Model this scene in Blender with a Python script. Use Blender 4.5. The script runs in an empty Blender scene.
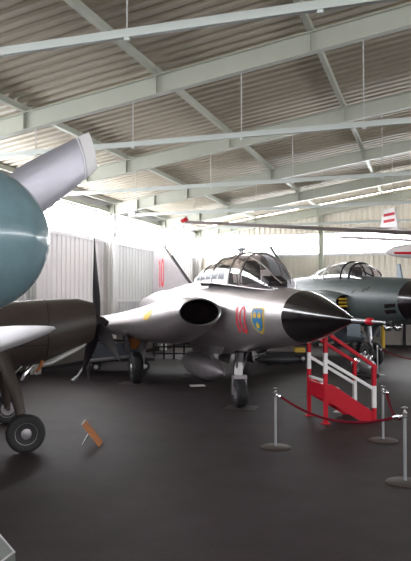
import bpy, bmesh, math, random
from mathutils import Vector, Matrix
from mathutils.bvhtree import BVHTree

random.seed(7)
S_ = bpy.context.scene
COL = S_.collection
PI = math.pi
R = math.radians
A0 = R(18.9)            # the camera looks 18.9 degrees left of the hall's long axis
CAM_H = 2.1
F_PX = 650.0


def W(lat, dep, z=0.0):
    """a place given by its distance right of / ahead of the visitor, in the hall's axes"""
    return Vector((lat * math.cos(A0) - dep * math.sin(A0), lat * math.sin(A0) + dep * math.cos(A0), z))


# ------------------------------------------------------------------ materials
MATS = {}


def mat(name, col, rough=0.5, metal=0.0, noise=0.0, nscale=6.0, col2=None, bump=0.0, bscale=40.0, spec=0.5, coat=0.0, stretch=None):
    m = bpy.data.materials.new(name)
    m.use_nodes = True
    nt = m.node_tree
    b = nt.nodes['Principled BSDF']
    b.inputs['Base Color'].default_value = (*col, 1)
    b.inputs['Roughness'].default_value = rough
    b.inputs['Metallic'].default_value = metal
    b.inputs['Specular IOR Level'].default_value = spec
    b.inputs['Coat Weight'].default_value = coat
    tc = nt.nodes.new('ShaderNodeTexCoord')
    src = tc.outputs['Object']
    if stretch:
        mp = nt.nodes.new('ShaderNodeMapping')
        mp.inputs['Scale'].default_value = stretch
        nt.links.new(src, mp.inputs['Vector'])
        src = mp.outputs['Vector']
    if noise > 0:
        n = nt.nodes.new('ShaderNodeTexNoise')
        n.inputs['Scale'].default_value = nscale
        n.inputs['Detail'].default_value = 6
        n.inputs['Roughness'].default_value = 0.65
        nt.links.new(src, n.inputs['Vector'])
        mr = nt.nodes.new('ShaderNodeMapRange')
        mr.inputs['From Min'].default_value = 0.3
        mr.inputs['From Max'].default_value = 0.7
        nt.links.new(n.outputs['Fac'], mr.inputs['Value'])
        mx = nt.nodes.new('ShaderNodeMix')
        mx.data_type = 'RGBA'
        c2 = col2 if col2 else tuple(max(0, c * (1 - noise)) for c in col)
        mx.inputs[6].default_value = (*col, 1)
        mx.inputs[7].default_value = (*c2, 1)
        nt.links.new(mr.outputs['Result'], mx.inputs[0])
        nt.links.new(mx.outputs[2], b.inputs['Base Color'])
    if bump > 0:
        n2 = nt.nodes.new('ShaderNodeTexNoise')
        n2.inputs['Scale'].default_value = bscale
        n2.inputs['Detail'].default_value = 4
        nt.links.new(src, n2.inputs['Vector'])
        bp = nt.nodes.new('ShaderNodeBump')
        bp.inputs['Strength'].default_value = bump
        bp.inputs['Distance'].default_value = 0.02
        nt.links.new(n2.outputs['Fac'], bp.inputs['Height'])
        nt.links.new(bp.outputs['Normal'], b.inputs['Normal'])
    MATS[name] = m
    return m


def glass(name, tint, gloss=0.15, rough=0.03):
    m = bpy.data.materials.new(name)
    m.use_nodes = True
    nt = m.node_tree
    nt.nodes.clear()
    o = nt.nodes.new('ShaderNodeOutputMaterial')
    t = nt.nodes.new('ShaderNodeBsdfTransparent')
    t.inputs['Color'].default_value = (*tint, 1)
    g = nt.nodes.new('ShaderNodeBsdfGlossy')
    g.inputs['Roughness'].default_value = rough
    lw = nt.nodes.new('ShaderNodeLayerWeight')
    lw.inputs['Blend'].default_value = 0.3
    mr = nt.nodes.new('ShaderNodeMapRange')
    mr.inputs['From Min'].default_value = 0.2
    mr.inputs['From Max'].default_value = 1.0
    mr.inputs['To Min'].default_value = 0.04 if gloss > .1 else 0.01
    mr.inputs['To Max'].default_value = gloss * 2.4
    nt.links.new(lw.outputs['Facing'], mr.inputs['Value'])
    mx = nt.nodes.new('ShaderNodeMixShader')
    nt.links.new(mr.outputs['Result'], mx.inputs[0])
    nt.links.new(t.outputs[0], mx.inputs[1])
    nt.links.new(g.outputs[0], mx.inputs[2])
    nt.links.new(mx.outputs[0], o.inputs[0])
    return m


M_FLOOR = mat('asphalt', (0.043, 0.031, 0.032), 0.62, noise=1, nscale=1.6, col2=(0.025, 0.018, 0.019), bump=0.35, bscale=45, spec=0.22)
M_ROOF = mat('roof sheet', (0.47, 0.415, 0.325), 0.55, noise=0.18, nscale=0.6)
M_WALL = mat('white wall sheet', (0.78, 0.76, 0.77), 0.5, noise=0.05, nscale=0.8)
M_WALLB = mat('cream wall sheet', (0.79, 0.74, 0.65), 0.5, noise=0.05, nscale=0.8)
M_STEEL = mat('pale painted steel', (0.46, 0.475, 0.405), 0.45, noise=0.08, nscale=2)
M_COLUMN = mat('white painted column', (0.70, 0.69, 0.68), 0.45)
M_TIE = mat('pale tie steel', (0.54, 0.58, 0.55), 0.4)
M_ROD = mat('rod steel', (0.5, 0.5, 0.48), 0.4)
M_FRAME = mat('window frame', (0.7, 0.68, 0.7), 0.4)
M_PANE = glass('window pane', (0.97, 0.98, 1.0), 0.02)
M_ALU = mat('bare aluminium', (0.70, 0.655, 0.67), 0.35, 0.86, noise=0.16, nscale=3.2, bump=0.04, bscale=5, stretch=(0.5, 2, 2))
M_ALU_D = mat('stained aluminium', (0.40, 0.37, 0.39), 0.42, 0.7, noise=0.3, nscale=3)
M_BLADE = mat('propeller metal', (0.50, 0.49, 0.55), 0.46, 0.7, noise=0.06, nscale=3)
M_BLACK = mat('radome black', (0.008, 0.006, 0.007), 0.13, spec=0.4)
M_DARK = mat('dark paint', (0.018, 0.015, 0.018), 0.55, spec=0.25)
M_VOID = mat('recess shade', (0.010, 0.006, 0.007), 0.95, spec=0.08)  # near-black colour stands in for the shade inside ducts, cockpit and ports
M_RUB = mat('rubber', (0.014, 0.013, 0.014), 0.7, bump=0.1, bscale=30)
M_CHROME = mat('chrome', (0.75, 0.75, 0.78), 0.18, 1.0)
M_GREYM = mat('grey metal', (0.42, 0.42, 0.44), 0.35, 0.7)
M_WHITE = mat('white paint', (0.8, 0.78, 0.78), 0.45)
M_RED = mat('red paint', (0.50, 0.007, 0.022), 0.5, spec=0.25)
M_ROPE = mat('rope velvet', (0.13, 0.006, 0.014), 0.95, spec=0.1, bump=0.3, bscale=60)
M_YEL = mat('yellow paint', (0.66, 0.42, 0.03), 0.5)
M_BLUE = mat('shield blue', (0.02, 0.16, 0.36), 0.45)
M_MARK = mat('number red', (0.62, 0.03, 0.05), 0.5)
M_BROWN = mat('olive brown paint', (0.066, 0.050, 0.043), 0.42, noise=0.25, nscale=2.5, spec=0.4)
M_BROWND = mat('darker brown panel', (0.045, 0.034, 0.030), 0.4, spec=0.4)
M_TEAL = mat('teal spinner paint', (0.18, 0.285, 0.32), 0.22, noise=0.22, nscale=7, coat=0.25)
M_LANS = mat('blue grey aircraft paint', (0.066, 0.078, 0.071), 0.45, noise=0.35, nscale=1.6, col2=(0.042, 0.062, 0.066), spec=0.28)
M_LANB = mat('blue belly paint', (0.18, 0.22, 0.26), 0.45)
M_GLASS = glass('smoked canopy glass', (0.80, 0.77, 0.80), 0.2)
M_HOODG = glass('brown tinted canopy', (0.52, 0.45, 0.42), 0.25)
M_CLEAR = glass('clear canopy glass', (0.62, 0.64, 0.68), 0.3)
M_HOOD = mat('brown hood paint', (0.20, 0.17, 0.15), 0.3, noise=0.2, nscale=5)
M_ORANGE = mat('orange brown paint', (0.42, 0.14, 0.03), 0.5, noise=0.2, nscale=8)
M_WOOD = mat('orange wood', (0.50, 0.19, 0.07), 0.45, noise=0.15, nscale=9)
M_SLATE = mat('blue grey box paint', (0.075, 0.085, 0.115), 0.4, noise=0.1)
M_DARKG = mat('dark grey paint', (0.035, 0.035, 0.04), 0.5)
M_PLATE = mat('floor plate steel', (0.075, 0.058, 0.052), 0.5, 0.2, noise=0.2)
M_PAPER = mat('paper white', (0.7, 0.68, 0.66), 0.6)
M_PLINTH = mat('plinth grey', (0.13, 0.15, 0.13), 0.6, noise=0.1)
M_SAIL = mat('sailplane white', (0.74, 0.70, 0.70), 0.4)
M_WINGU = mat('sailplane wing underside', (0.74, 0.66, 0.64), 0.5)
M_SHADEP = mat('shade brown panel', (0.17, 0.145, 0.125), 0.6, noise=0.15)  # beige panel colour darkened to carry the shade low on the left wall
M_BEIGE = mat('lower wall panel', (0.33, 0.30, 0.28), 0.6, noise=0.1)


# ------------------------------------------------------------------ mesh helpers
class MB:
    def __init__(s):
        s.v = []
        s.f = []

    def add(s, verts, faces):
        k = len(s.v)
        s.v += [Vector(v) for v in verts]
        s.f += [tuple(i + k for i in f) for f in faces]
        return s

    def box(s, c, d, rot=None):
        hx, hy, hz = d[0] / 2, d[1] / 2, d[2] / 2
        vs = [Vector((x, y, z)) for x in (-hx, hx) for y in (-hy, hy) for z in (-hz, hz)]
        if rot is not None:
            vs = [rot @ v for v in vs]
        vs = [v + Vector(c) for v in vs]
        return s.add(vs, [(0, 1, 3, 2), (4, 6, 7, 5), (0, 4, 5, 1), (2, 3, 7, 6), (0, 2, 6, 4), (1, 5, 7, 3)])

    def bar(s, a, b, w, h, up=(0, 0, 1)):
        a, b = Vector(a), Vector(b)
        d = (b - a)
        x = d.normalized()
        y = Vector(up).cross(x)
        if y.length < 1e-4:
            y = Vector((0, 1, 0)).cross(x)
        y.normalize()
        z = x.cross(y)
        rot = Matrix((x, y, z)).transposed()
        return s.box((a + b) / 2, (d.length, w, h), rot)

    def loft(s, rings, cap0=True, cap1=True, closed=True):
        n = len(rings[0])
        vs = [p for r in rings for p in r]
        fs = []
        for i in range(len(rings) - 1):
            for j in range(n if closed else n - 1):
                k = (j + 1) % n
                fs.append((i * n + j, i * n + k, (i + 1) * n + k, (i + 1) * n + j))
        if cap0 and closed:
            fs.append(tuple(range(n - 1, -1, -1)))
        if cap1 and closed:
            fs.append(tuple((len(rings) - 1) * n + j for j in range(n)))
        return s.add(vs, fs)

    def tube(s, path, r, n=10, cap=True):
        path = [Vector(p) for p in path]
        rr = r if isinstance(r, (list, tuple)) else [r] * len(path)
        rings = []
        prev = None
        for i, p in enumerate(path):
            t = (path[min(i + 1, len(path) - 1)] - path[max(i - 1, 0)]).normalized()
            if prev is None:
                u = t.cross(Vector((0, 0, 1)))
                if u.length < 0.05:
                    u = t.cross(Vector((1, 0, 0)))
                u.normalize()
            else:
                u = (prev - t * prev.dot(t)).normalized()
            prev = u
            w = t.cross(u)
            rings.append([p + rr[i] * (math.cos(2 * PI * j / n) * u + math.sin(2 * PI * j / n) * w) for j in range(n)])
        return s.loft(rings, cap, cap)

    def lathe(s, prof, origin=(0, 0, 0), axis=(0, 0, 1), n=24, ref=None):
        """prof: list of (radius, distance along axis)"""
        a = Vector(axis).normalized()
        u = a.cross(Vector(ref) if ref else (Vector((0, 0, 1)) if abs(a.z) < 0.9 else Vector((1, 0, 0)))).normalized()
        w = a.cross(u)
        o = Vector(origin)
        rings = [[o + a * h + max(r, 1e-4) * (math.cos(2 * PI * j / n) * u + math.sin(2 * PI * j / n) * w) for j in range(n)] for r, h in prof]
        return s.loft(rings)

    def prism(s, poly, t, to3):
        """flat outline poly (2D) with thickness: to3(u, v, w) gives the 3D point"""
        n = len(poly)
        vs = [to3(u, v, -t / 2) for u, v in poly] + [to3(u, v, t / 2) for u, v in poly]
        fs = [tuple(range(n - 1, -1, -1)), tuple(range(n, 2 * n))]
        fs += [(i, (i + 1) % n, n + (i + 1) % n, n + i) for i in range(n)]
        return s.add(vs, fs)

    def build(s, name, m, parent=None, smooth=35, bevel=0.0):
        me = bpy.data.meshes.new(name)
        me.from_pydata([tuple(v) for v in s.v], [], s.f)
        bm = bmesh.new()
        bm.from_mesh(me)
        bmesh.ops.recalc_face_normals(bm, faces=bm.faces)
        if bevel > 0:
            bmesh.ops.bevel(bm, geom=[e for e in bm.edges if len(e.link_faces) == 2 and e.calc_face_angle(0) > 0.6], offset=bevel, segments=2, affect='EDGES', profile=0.6)
        bm.to_mesh(me)
        bm.free()
        me.materials.append(m)
        if smooth:
            me.shade_smooth()
            me.set_sharp_from_angle(angle=R(smooth))
        o = bpy.data.objects.new(name, me)
        COL.objects.link(o)
        if parent is not None:
            o.parent = parent
        return o


def tag(o, label=None, cat=None, group=None, kind=None):
    if label:
        o['label'] = label
    if cat:
        o['category'] = cat
    if group:
        o['group'] = group
    if kind:
        o['kind'] = kind
    return o


def empty(name, loc, rz, label, cat, group=None):
    o = bpy.data.objects.new(name, None)
    o.empty_display_size = 0.2
    COL.objects.link(o)
    o.location = loc
    o.rotation_euler = (0, 0, rz)
    return tag(o, label, cat, group)


def copy_tree(o, parent=None):
    c = o.copy()
    COL.objects.link(c)
    if parent is not None:
        c.parent = parent
    for ch in list(o.children):
        copy_tree(ch, c)
    return c


def interp(tab, x):
    """tab: rows (x, a, b, ...) with x falling; smooth (Catmull-Rom) interpolation"""
    n = len(tab)
    if x >= tab[0][0]:
        return tab[0][1:]
    if x <= tab[-1][0]:
        return tab[-1][1:]
    for i in range(n - 1):
        x0, x1 = tab[i][0], tab[i + 1][0]
        if x0 >= x >= x1:
            t = (x0 - x) / (x0 - x1)
            out = []
            for k in range(1, len(tab[0])):
                p1, p2 = tab[i][k], tab[i + 1][k]
                m1 = (p2 - tab[i - 1][k]) / (x1 - tab[i - 1][0]) * (x1 - x0) if i > 0 else p2 - p1
                m2 = (tab[i + 2][k] - p1) / (tab[i + 2][0] - x0) * (x1 - x0) if i + 2 < n else p2 - p1
                out.append((2 * t**3 - 3 * t**2 + 1) * p1 + (t**3 - 2 * t**2 + t) * m1 + (-2 * t**3 + 3 * t**2) * p2 + (t**3 - t**2) * m2)
            return out
    return tab[-1][1:]


def stations(a, b, n):
    return [a + (b - a) * i / (n - 1) for i in range(n)]


def body(mb, tab, xs, n=36, p=1.0):
    """round body along local x. tab rows: (x, zc, half width, half height)"""
    rings = []
    for x in xs:
        zc, hw, hh = interp(tab, x)
        ring = []
        for j in range(n):
            t = 2 * PI * j / n
            c, s = math.cos(t), math.sin(t)
            ring.append(Vector((x, hw * math.copysign(abs(c) ** p, c), zc + hh * math.copysign(abs(s) ** p, s))))
        rings.append(ring)
    return mb.loft(rings)


def wing(mb, secs, n=14):
    """secs: list of (y, z, x_leading, x_trailing, thickness)"""
    rings = []
    for y, z, xl, xt, th in secs:
        c = xl - xt
        ring = []
        for j in range(n):
            u = 0.5 - 0.5 * math.cos(PI * j / (n - 1))
            t = 2.6 * (0.2969 * math.sqrt(u) - 0.126 * u - 0.3516 * u * u + 0.2843 * u**3 - 0.1036 * u**4) * 0.5 / 0.13 * 0.1
            ring.append(Vector((xl - c * u, y, z + th * t * 1.9)))
        for j in range(n - 2, 0, -1):
            u = 0.5 - 0.5 * math.cos(PI * j / (n - 1))
            t = 2.6 * (0.2969 * math.sqrt(u) - 0.126 * u - 0.3516 * u * u + 0.2843 * u**3 - 0.1036 * u**4) * 0.5 / 0.13 * 0.1
            ring.append(Vector((xl - c * u, y, z - th * t * 1.5)))
        rings.append(ring)
    return mb.loft(rings)


def wheel(parent, c, axis, rad, width, hub_m, name='wheel'):
    """tyre with a hub child; c in parent space"""
    a = Vector(axis).normalized()
    w = width / 2
    t = MB().lathe([(rad * .56, -w * .8), (rad * .8, -w), (rad * .93, -w * .85), (rad, -w * .45), (rad, w * .45), (rad * .93, w * .85), (rad * .8, w), (rad * .56, w * .8)], c, a, 36).build(name, M_RUB, parent, 50)
    MB().lathe([(rad * .2, -w * .95), (rad * .5, -w * .75), (rad * .57, -w * .82), (rad * .57, w * .82), (rad * .5, w * .75), (rad * .34, w * .5), (rad * .26, w * .9), (rad * .1, w * 1.02)], c, a, 28).build('hub', hub_m, t, 40)
    return t


def decal(name, shapes, target_mbs, org, ax_u, ax_v, ray, m, parent, off=0.006, cuts=2):
    """flat shapes laid onto the real surface below them"""
    vs, fs = [], []
    for t in target_mbs:
        k = len(vs)
        vs += [v.copy() for v in t.v]
        fs += [tuple(i + k for i in f) for f in t.f]
    bv = BVHTree.FromPolygons(vs, fs)
    bm = bmesh.new()
    for poly in shapes:
        bm.faces.new([bm.verts.new((u, v, 0)) for u, v in poly])
    bmesh.ops.triangulate(bm, faces=bm.faces[:])
    if cuts:
        bmesh.ops.subdivide_edges(bm, edges=bm.edges[:], cuts=cuts, use_grid_fill=True)
    org, au, av, ray = Vector(org), Vector(ax_u), Vector(ax_v), Vector(ray).normalized()
    for v in bm.verts:
        p = org + au * v.co.x + av * v.co.y
        hit = bv.ray_cast(p - ray * 3, ray)
        v.co = (hit[0] - ray * off) if hit[0] else p
    me = bpy.data.meshes.new(name)
    bm.to_mesh(me)
    bm.free()
    me.materials.append(m)
    me.shade_smooth()
    o = bpy.data.objects.new(name, me)
    COL.objects.link(o)
    o.parent = parent
    return o


# ------------------------------------------------------------------ the hall
XW, XR, XE = -10.8, 3.0, 16.8        # left wall, ridge, right wall
Y0, Y1 = -10.0, 30.0
SL = 0.15
FR = [30.0 - 4.7 * i for i in range(9)]            # portal frames
WZ0, WZ1 = 4.18, 5.2                               # high window band


def slope(x):
    return SL * ((x if x <= XR else 2 * XR - x) - XW)


tag(MB().box(((XW + XE) / 2, (Y0 + Y1) / 2, -0.1), (XE - XW + 1.2, Y1 - Y0 + 1.2, 0.2)).build('floor', M_FLOOR, smooth=0), kind='structure')


def corr(p0, p1, z0, z1, pitch, depth, inward, name_mb):
    """trapezoidal sheet wall from p0 to p1 (z1 may be a function)"""
    p0, p1 = Vector(p0), Vector(p1)
    L = (p1 - p0).length
    d = (p1 - p0) / L
    n = int(L / pitch)
    prof = []
    for i in range(n + 1):
        for fr, h in ((0, 0), (.42, 0), (.5, 1), (.92, 1)):
            s = (i + fr) * pitch
            if s <= L:
                prof.append((s, h))
    lo, hi = [], []
    for s, h in prof:
        q = p0 + d * s + Vector(inward) * (h * depth)
        zt = z1(q) if callable(z1) else z1
        lo.append(Vector((q.x, q.y, z0)))
        hi.append(Vector((q.x, q.y, zt)))
    name_mb.loft([lo, hi], closed=False)


# wall_left : sheet below and a strip above the windows, with a girt at eye height
w = MB()
corr((XW, Y0, 0), (XW, Y1, 0), 0.0, WZ0, 0.27, 0.032, (1, 0, 0), w)
w.box((XW - .06, (Y0 + Y1) / 2, WZ0 / 2), (0.1, Y1 - Y0, WZ0))
w.box((XW - .03, (Y0 + Y1) / 2, (WZ1 + 5.6) / 2), (0.16, Y1 - Y0, 5.62 - WZ1))
tag(w.build('wall_left', M_WALL, smooth=0), kind='structure')
w = MB()
corr((XE, Y0, 0), (XE, Y1, 0), 0.0, WZ0, 0.27, 0.032, (-1, 0, 0), w)
w.box((XE + .06, (Y0 + Y1) / 2, WZ0 / 2), (0.1, Y1 - Y0, WZ0))
w.box((XE + .03, (Y0 + Y1) / 2, (WZ1 + 5.6) / 2), (0.16, Y1 - Y0, 5.62 - WZ1))
tag(w.build('wall_right', M_WALL, smooth=0), kind='structure')
for nm, yy, inw in (('wall_back', Y1, -1), ('wall_front', Y0, 1)):
    w = MB()
    corr((XW, yy, 0), (XE, yy, 0), 1.05, WZ0, 0.25, 0.036, (0, inw, 0), w)
    w.box(((XW + XE) / 2, yy - inw * .06, WZ0 / 2), (XE - XW, 0.1, WZ0))
    corr((XW, yy, 0), (XE, yy, 0), WZ1, lambda q: 5.57 + slope(q.x), 0.25, 0.036, (0, inw, 0), w)
    yo = yy - inw * .06
    w.prism([(XW, WZ1), (XE, WZ1), (XE, 5.57), (XR, 5.57 + slope(XR)), (XW, 5.57)], 0.1, lambda u, v, t, yo=yo: Vector((u, yo + t, v)))
    tag(w.build(nm, M_WALLB, smooth=0), kind='structure')

# ceiling: ribbed sheet, the ribs run down the slope
c = MB()
pitch, dp = 0.29, 0.06
for xa, xb in ((XW - .1, XR), (XR, XE + .1)):
    za, zb = 5.57 + slope(xa), 5.57 + slope(xb)
    lo, hi = [], []
    for i in range(int((Y1 - Y0) / pitch) + 1):
        for fr, h in ((0, 0), (.45, 0), (.55, 1), (.9, 1)):
            y = Y0 + (i + fr) * pitch
            if y > Y1 + .02:
                continue
            lo.append(Vector((xa, y, za + h * dp)))
            hi.append(Vector((xb, y, zb + h * dp)))
    c.loft([lo, hi], closed=False)
    c.add([(xa, Y0 - .2, za + .1), (xb, Y0 - .2, zb + .1), (xb, Y1 + .2, zb + .1), (xa, Y1 + .2, za + .1)], [(0, 1, 2, 3)])
tag(c.build('ceiling', M_ROOF, smooth=0), kind='structure')

# windows: one per bay
wn = [0]


def window(p0, p1, nmul, inward):
    p0, p1 = Vector(p0), Vector(p1)
    wn[0] += 1
    f = MB()
    d = p1 - p0
    for z in (WZ0 + .03, WZ1 - .03):
        f.bar(p0 + Vector((0, 0, z)), p1 + Vector((0, 0, z)), .08, .06)
    for i in range(nmul + 1):
        q = p0 + d * (i / nmul)
        f.bar(q + Vector((0, 0, WZ0)), q + Vector((0, 0, WZ1)), .06, .05)
    fo = tag(f.build('window_%d' % wn[0], M_FRAME, smooth=0), kind='structure')
    n = Vector(inward) * .012
    MB().add([p0 + Vector((0, 0, WZ0)) - n, p1 + Vector((0, 0, WZ0)) - n, p1 + Vector((0, 0, WZ1)) - n, p0 + Vector((0, 0, WZ1)) - n], [(0, 1, 2, 3)]).build('pane', M_PANE, fo, 0)


ybays = sorted([Y0 + .1] + [y for y in FR if y > Y0 + .5])
for i in range(len(ybays) - 1):
    window((XW, ybays[i] + .17, 0), (XW, ybays[i + 1] - .17, 0), 4, (1, 0, 0))
    window((XE, ybays[i] + .17, 0), (XE, ybays[i + 1] - .17, 0), 4, (-1, 0, 0))
GX = [XW + .15, -4.6, 1.5, 7.6, 13.7, XE - .15]
for i in range(len(GX) - 1):
    window((GX[i] + .1, Y1, 0), (GX[i + 1] - .1, Y1, 0), 3, (0, -1, 0))
    window((GX[i] + .1, Y0, 0), (GX[i + 1] - .1, Y0, 0), 3, (0, 1, 0))

# lower panelling of the back wall with its dark posts, and the dark base rails
t = MB()
t.box(((XW + XE) / 2, Y1 - .03, .55), (XE - XW - .2, 0.05, 1.0))
tag(t.build('trim_1', M_BEIGE, smooth=0), kind='structure')
tag(MB().box((XW + .045, (Y0 + Y1) / 2, .56), (.03, Y1 - Y0 - .3, .98)).build('trim_7', M_SHADEP, smooth=0), kind='structure')  # added panel, shade of the lower left wall painted into its brown
t = MB()
for i in range(19):
    t.box((XW + .8 + i * 1.5, Y1 - .075, .53), (.12, .05, 1.05))
t.box(((XW + XE) / 2, Y1 - .075, 1.06), (XE - XW - .2, 0.06, .07))
tag(t.build('trim_2', M_DARK, smooth=0), kind='structure')
tag(MB().box(((XW + XE) / 2, Y1 - .08, .06), (XE - XW - .2, .08, .12)).build('baseboard_back', M_DARK, smooth=0), kind='structure')
tag(MB().box((XW + .07, (Y0 + Y1) / 2, .06), (.06, Y1 - Y0 - .3, .12)).build('baseboard_left', M_DARK, smooth=0), kind='structure')
tag(MB().box((XW + .075, (Y0 + Y1) / 2, 2.08), (.06, Y1 - Y0 - .3, .09)).build('trim_3', M_WALL, smooth=0), kind='structure')
tag(MB().box((XW + .05, (Y0 + Y1) / 2, WZ0 - .03), (.08, Y1 - Y0 - .3, .08)).build('trim_4', M_FRAME, smooth=0), kind='structure')
tag(MB().box((XW + .09, (Y0 + Y1) / 2, WZ1 + .07), (.16, Y1 - Y0 - .3, .14)).build('trim_5', M_STEEL, smooth=0), kind='structure')
tag(MB().box(((XW + XE) / 2, Y1 - .05, WZ0 - .03), (XE - XW - .3, .08, .08)).build('trim_6', M_FRAME, smooth=0), kind='structure')

PX = [-10.45, -7.7, -4.8, -1.9, 1.0, 5.0, 7.9, 10.8, 13.7, 16.45]
HX = [-7.45, -5.3, -3.15, -1.0, 1.15, 4.85, 7.0, 9.15, 11.3, 13.45]
ORD = ['far end wall', 'second from the far end', 'third from the far end', 'middle, just behind the hanging sailplane tail of the hall',
       '', '', '', '', '']
FLAB = ['pale steel portal frame standing against the far back wall',
        'second pale steel portal frame from the back wall, above the parked jets',
        'third pale steel portal frame from the back wall, with column behind the brown nose propeller',
        'pale steel portal frame whose tie bar meets the white propeller tip',
        'pale steel portal frame with deep rafter crossing the upper half of the roof',
        'nearest pale steel portal frame, its tie bar crossing the top of the roof',
        'pale steel portal frame level with the visitor', 'pale steel portal frame behind the visitor', 'pale steel portal frame by the front wall']
frames = {}
for i, y in enumerate(FR):
    if y < -5:
        continue
    e = empty('portal_frame', (0, y, 0), 0, FLAB[i], 'steel frame', 'steel portal frames of the hall')
    frames[y] = e
    yo = -0.22 if i == 0 else 0.0
    for sgn in (-1, 1):
        xw = XW if sgn < 0 else XE
        xi = xw - sgn * .22
        col = MB()
        col.box((xi, yo, 2.58), (.012, .3, 5.16))
        col.box((xi, yo, 2.58), (.30, .012, 5.16))
        for dx in (-.15, .15):
            col.box((xi + dx, yo, 2.58), (.016, .26, 5.16))
        col.build('column', M_COLUMN, e, 0)
        # I-section rafter
        rf = MB()
        x0, x1 = xw - sgn * .02, XR
        for zoff, wd, th in ((0.175, .012, .36), (0.0, .16, .018), (.35, .16, .018)):
            a = Vector((x0, yo, 5.07 + zoff + slope(x0) if sgn < 0 else 5.07 + zoff + slope(x0)))
            b = Vector((x1, yo, 5.07 + zoff + slope(x1)))
            rf.bar(a, b, wd, th)
        rf.build('rafter', M_STEEL, e, 0)
        kb = MB().tube([(xi - sgn * .15, yo, 4.35), (xi - sgn * 1.05, yo, 5.07 + slope(xi - sgn * 1.05))], .025, 8)
        kb.build('knee_brace', M_STEEL, e)
        for x in PX + [XW + 1.25, XW + 1.9, XE - 1.25]:
            if (x < XR) == (sgn < 0):
                st = MB().box((x, yo - .045, 5.24 + slope(x)), (.014, .075, .33)).box((x, yo + .045, 5.24 + slope(x)), (.014, .075, .33))
                st.build('stiffener', M_STEEL, e, 0)
    if i > 0:
        tb = MB().box(((XW + XE) / 2, 0, 5.07), (XE - XW - 2.2, .07, .095))
        tb.box((XW + 1.05, 0, 5.10), (.25, .16, .16)).box((XE - 1.05, 0, 5.10), (.25, .16, .16))
        for x in HX:
            tb.box((x, 0, 5.01), (.06, .04, .04))
        tb.build('tie_bar', M_TIE, e, 0)
        for x in HX:
            MB().tube([(x, 0, 5.07), (x, 0, 5.09 + slope(x))], .010, 6).build('hanger_rod', M_ROD, e)

PLAB = ['pale roof purlin along the eave of the left wall', 'pale roof purlin next after the left eave, above the propeller spinner',
        'pale roof purlin running from top left down towards the middle of the roof', 'pale roof purlin in the right half of the visible roof',
        'pale roof purlin nearest the ridge on the left slope', 'pale roof purlin nearest the ridge on the right slope', 'second purlin of the right slope',
        'third purlin of the right slope', 'fourth purlin of the right slope', 'pale roof purlin along the eave of the right wall']
for x, lb in zip(PX, PLAB):
    p = MB()
    z = 5.442 + slope(x)
    ya, yb = Y0 + .2, Y1 - .12
    ym = (ya + yb) / 2
    p.box((x, ym, z + .005), (.09, yb - ya, .012)).box((x, ym, z + .118), (.09, yb - ya, .012)).box((x + .04, ym, z + .06), (.012, yb - ya, .12))
    p.box((x - .045, ym, z + .02), (.012, yb - ya, .04))
    for y in FR:
        if y > Y0 + .3 and y < Y1 - .3:
            p.box((x, y, z + .06), (.12, .3, .11))
    tag(p.build('roof_purlin', M_STEEL, smooth=0), lb, 'purlin', 'purlins under the roof sheets')

# posts of the back wall
for x, lb in ((GX[1], 'pale steel gable post in the back wall behind the second jet'), (GX[2], 'pale steel gable post in the back wall right of the sailplane'),
              (GX[3], 'second gable post right of the ridge'), (GX[4], 'gable post near the right corner')):
    p = MB()
    h = 5.04 + slope(x)
    p.box((x, Y1 - .2, h / 2), (.2, .02, h)).box((x - .1, Y1 - .2, h / 2), (.016, .2, h)).box((x + .1, Y1 - .2, h / 2), (.016, .2, h))
    tag(p.build('gable_post', M_STEEL, smooth=0), lb, 'post', 'gable posts')
# ------------------------------------------------------------------ big delta jet
HD = R(284.5)
dk = empty('delta_jet', W(.66, 12.76), HD + A0, 'silver delta-winged jet with black nose cone and red number 10, nose towards the stairs', 'aircraft')
FUS = [(3.27, 1.85, .386, .386), (2.7, 1.838, .45, .445), (2.2, 1.825, .505, .50), (1.5, 1.81, .57, .565), (.6, 1.78, .64, .64), (-.5, 1.75, .70, .68),
       (-2, 1.72, .74, .70), (-4, 1.72, .76, .70), (-6, 1.74, .72, .66), (-8, 1.80, .60, .58), (-9.6, 1.80, .48, .46), (-10.4, 1.80, .44, .42)]
fb = MB()
body(fb, FUS, stations(3.27, -10.4, 56), 44)
fus = fb.build('fuselage', M_ALU, dk, 60)
# spine behind the canopy
sp = MB()
rings = []
for x in stations(-1.2, -8.5, 16):
    h = interp([(-1.2, 2.66, .40), (-2.5, 2.60, .36), (-4.5, 2.52, .28), (-8.5, 2.32, .14)], x)
    rings.append([Vector((x, h[1] * math.cos(PI * j / 12) * 1.0, 1.9 + (h[0] - 1.9) * math.sin(PI * j / 12))) for j in range(13)])
sp.loft(rings)
sp.build('dorsal_spine', M_ALU, dk, 50)
# radome and probe
prof = [(.388, 0), (.37, .12), (.335, .3), (.27, .58), (.19, .88), (.10, 1.22), (.035, 1.45), (.022, 1.51)]
rd = MB().lathe(prof, (3.27, 0, 1.85), (1, 0, 0), 44).build('radome', M_BLACK, dk, 60)
pr = MB().tube([(4.74, 0, 1.848), (5.05, 0, 1.846), (5.3, 0, 1.846), (5.52, 0, 1.845)], [.03, .024, .018, .014], 12).build('nose_probe', M_GREYM, dk)
MB().tube([(5.10, 0, 1.846), (5.13, 0, 1.846), (5.21, 0, 1.846), (5.24, 0, 1.846)], [.022, .042, .042, .022], 14).build('probe_cover', M_RED, pr)
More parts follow.
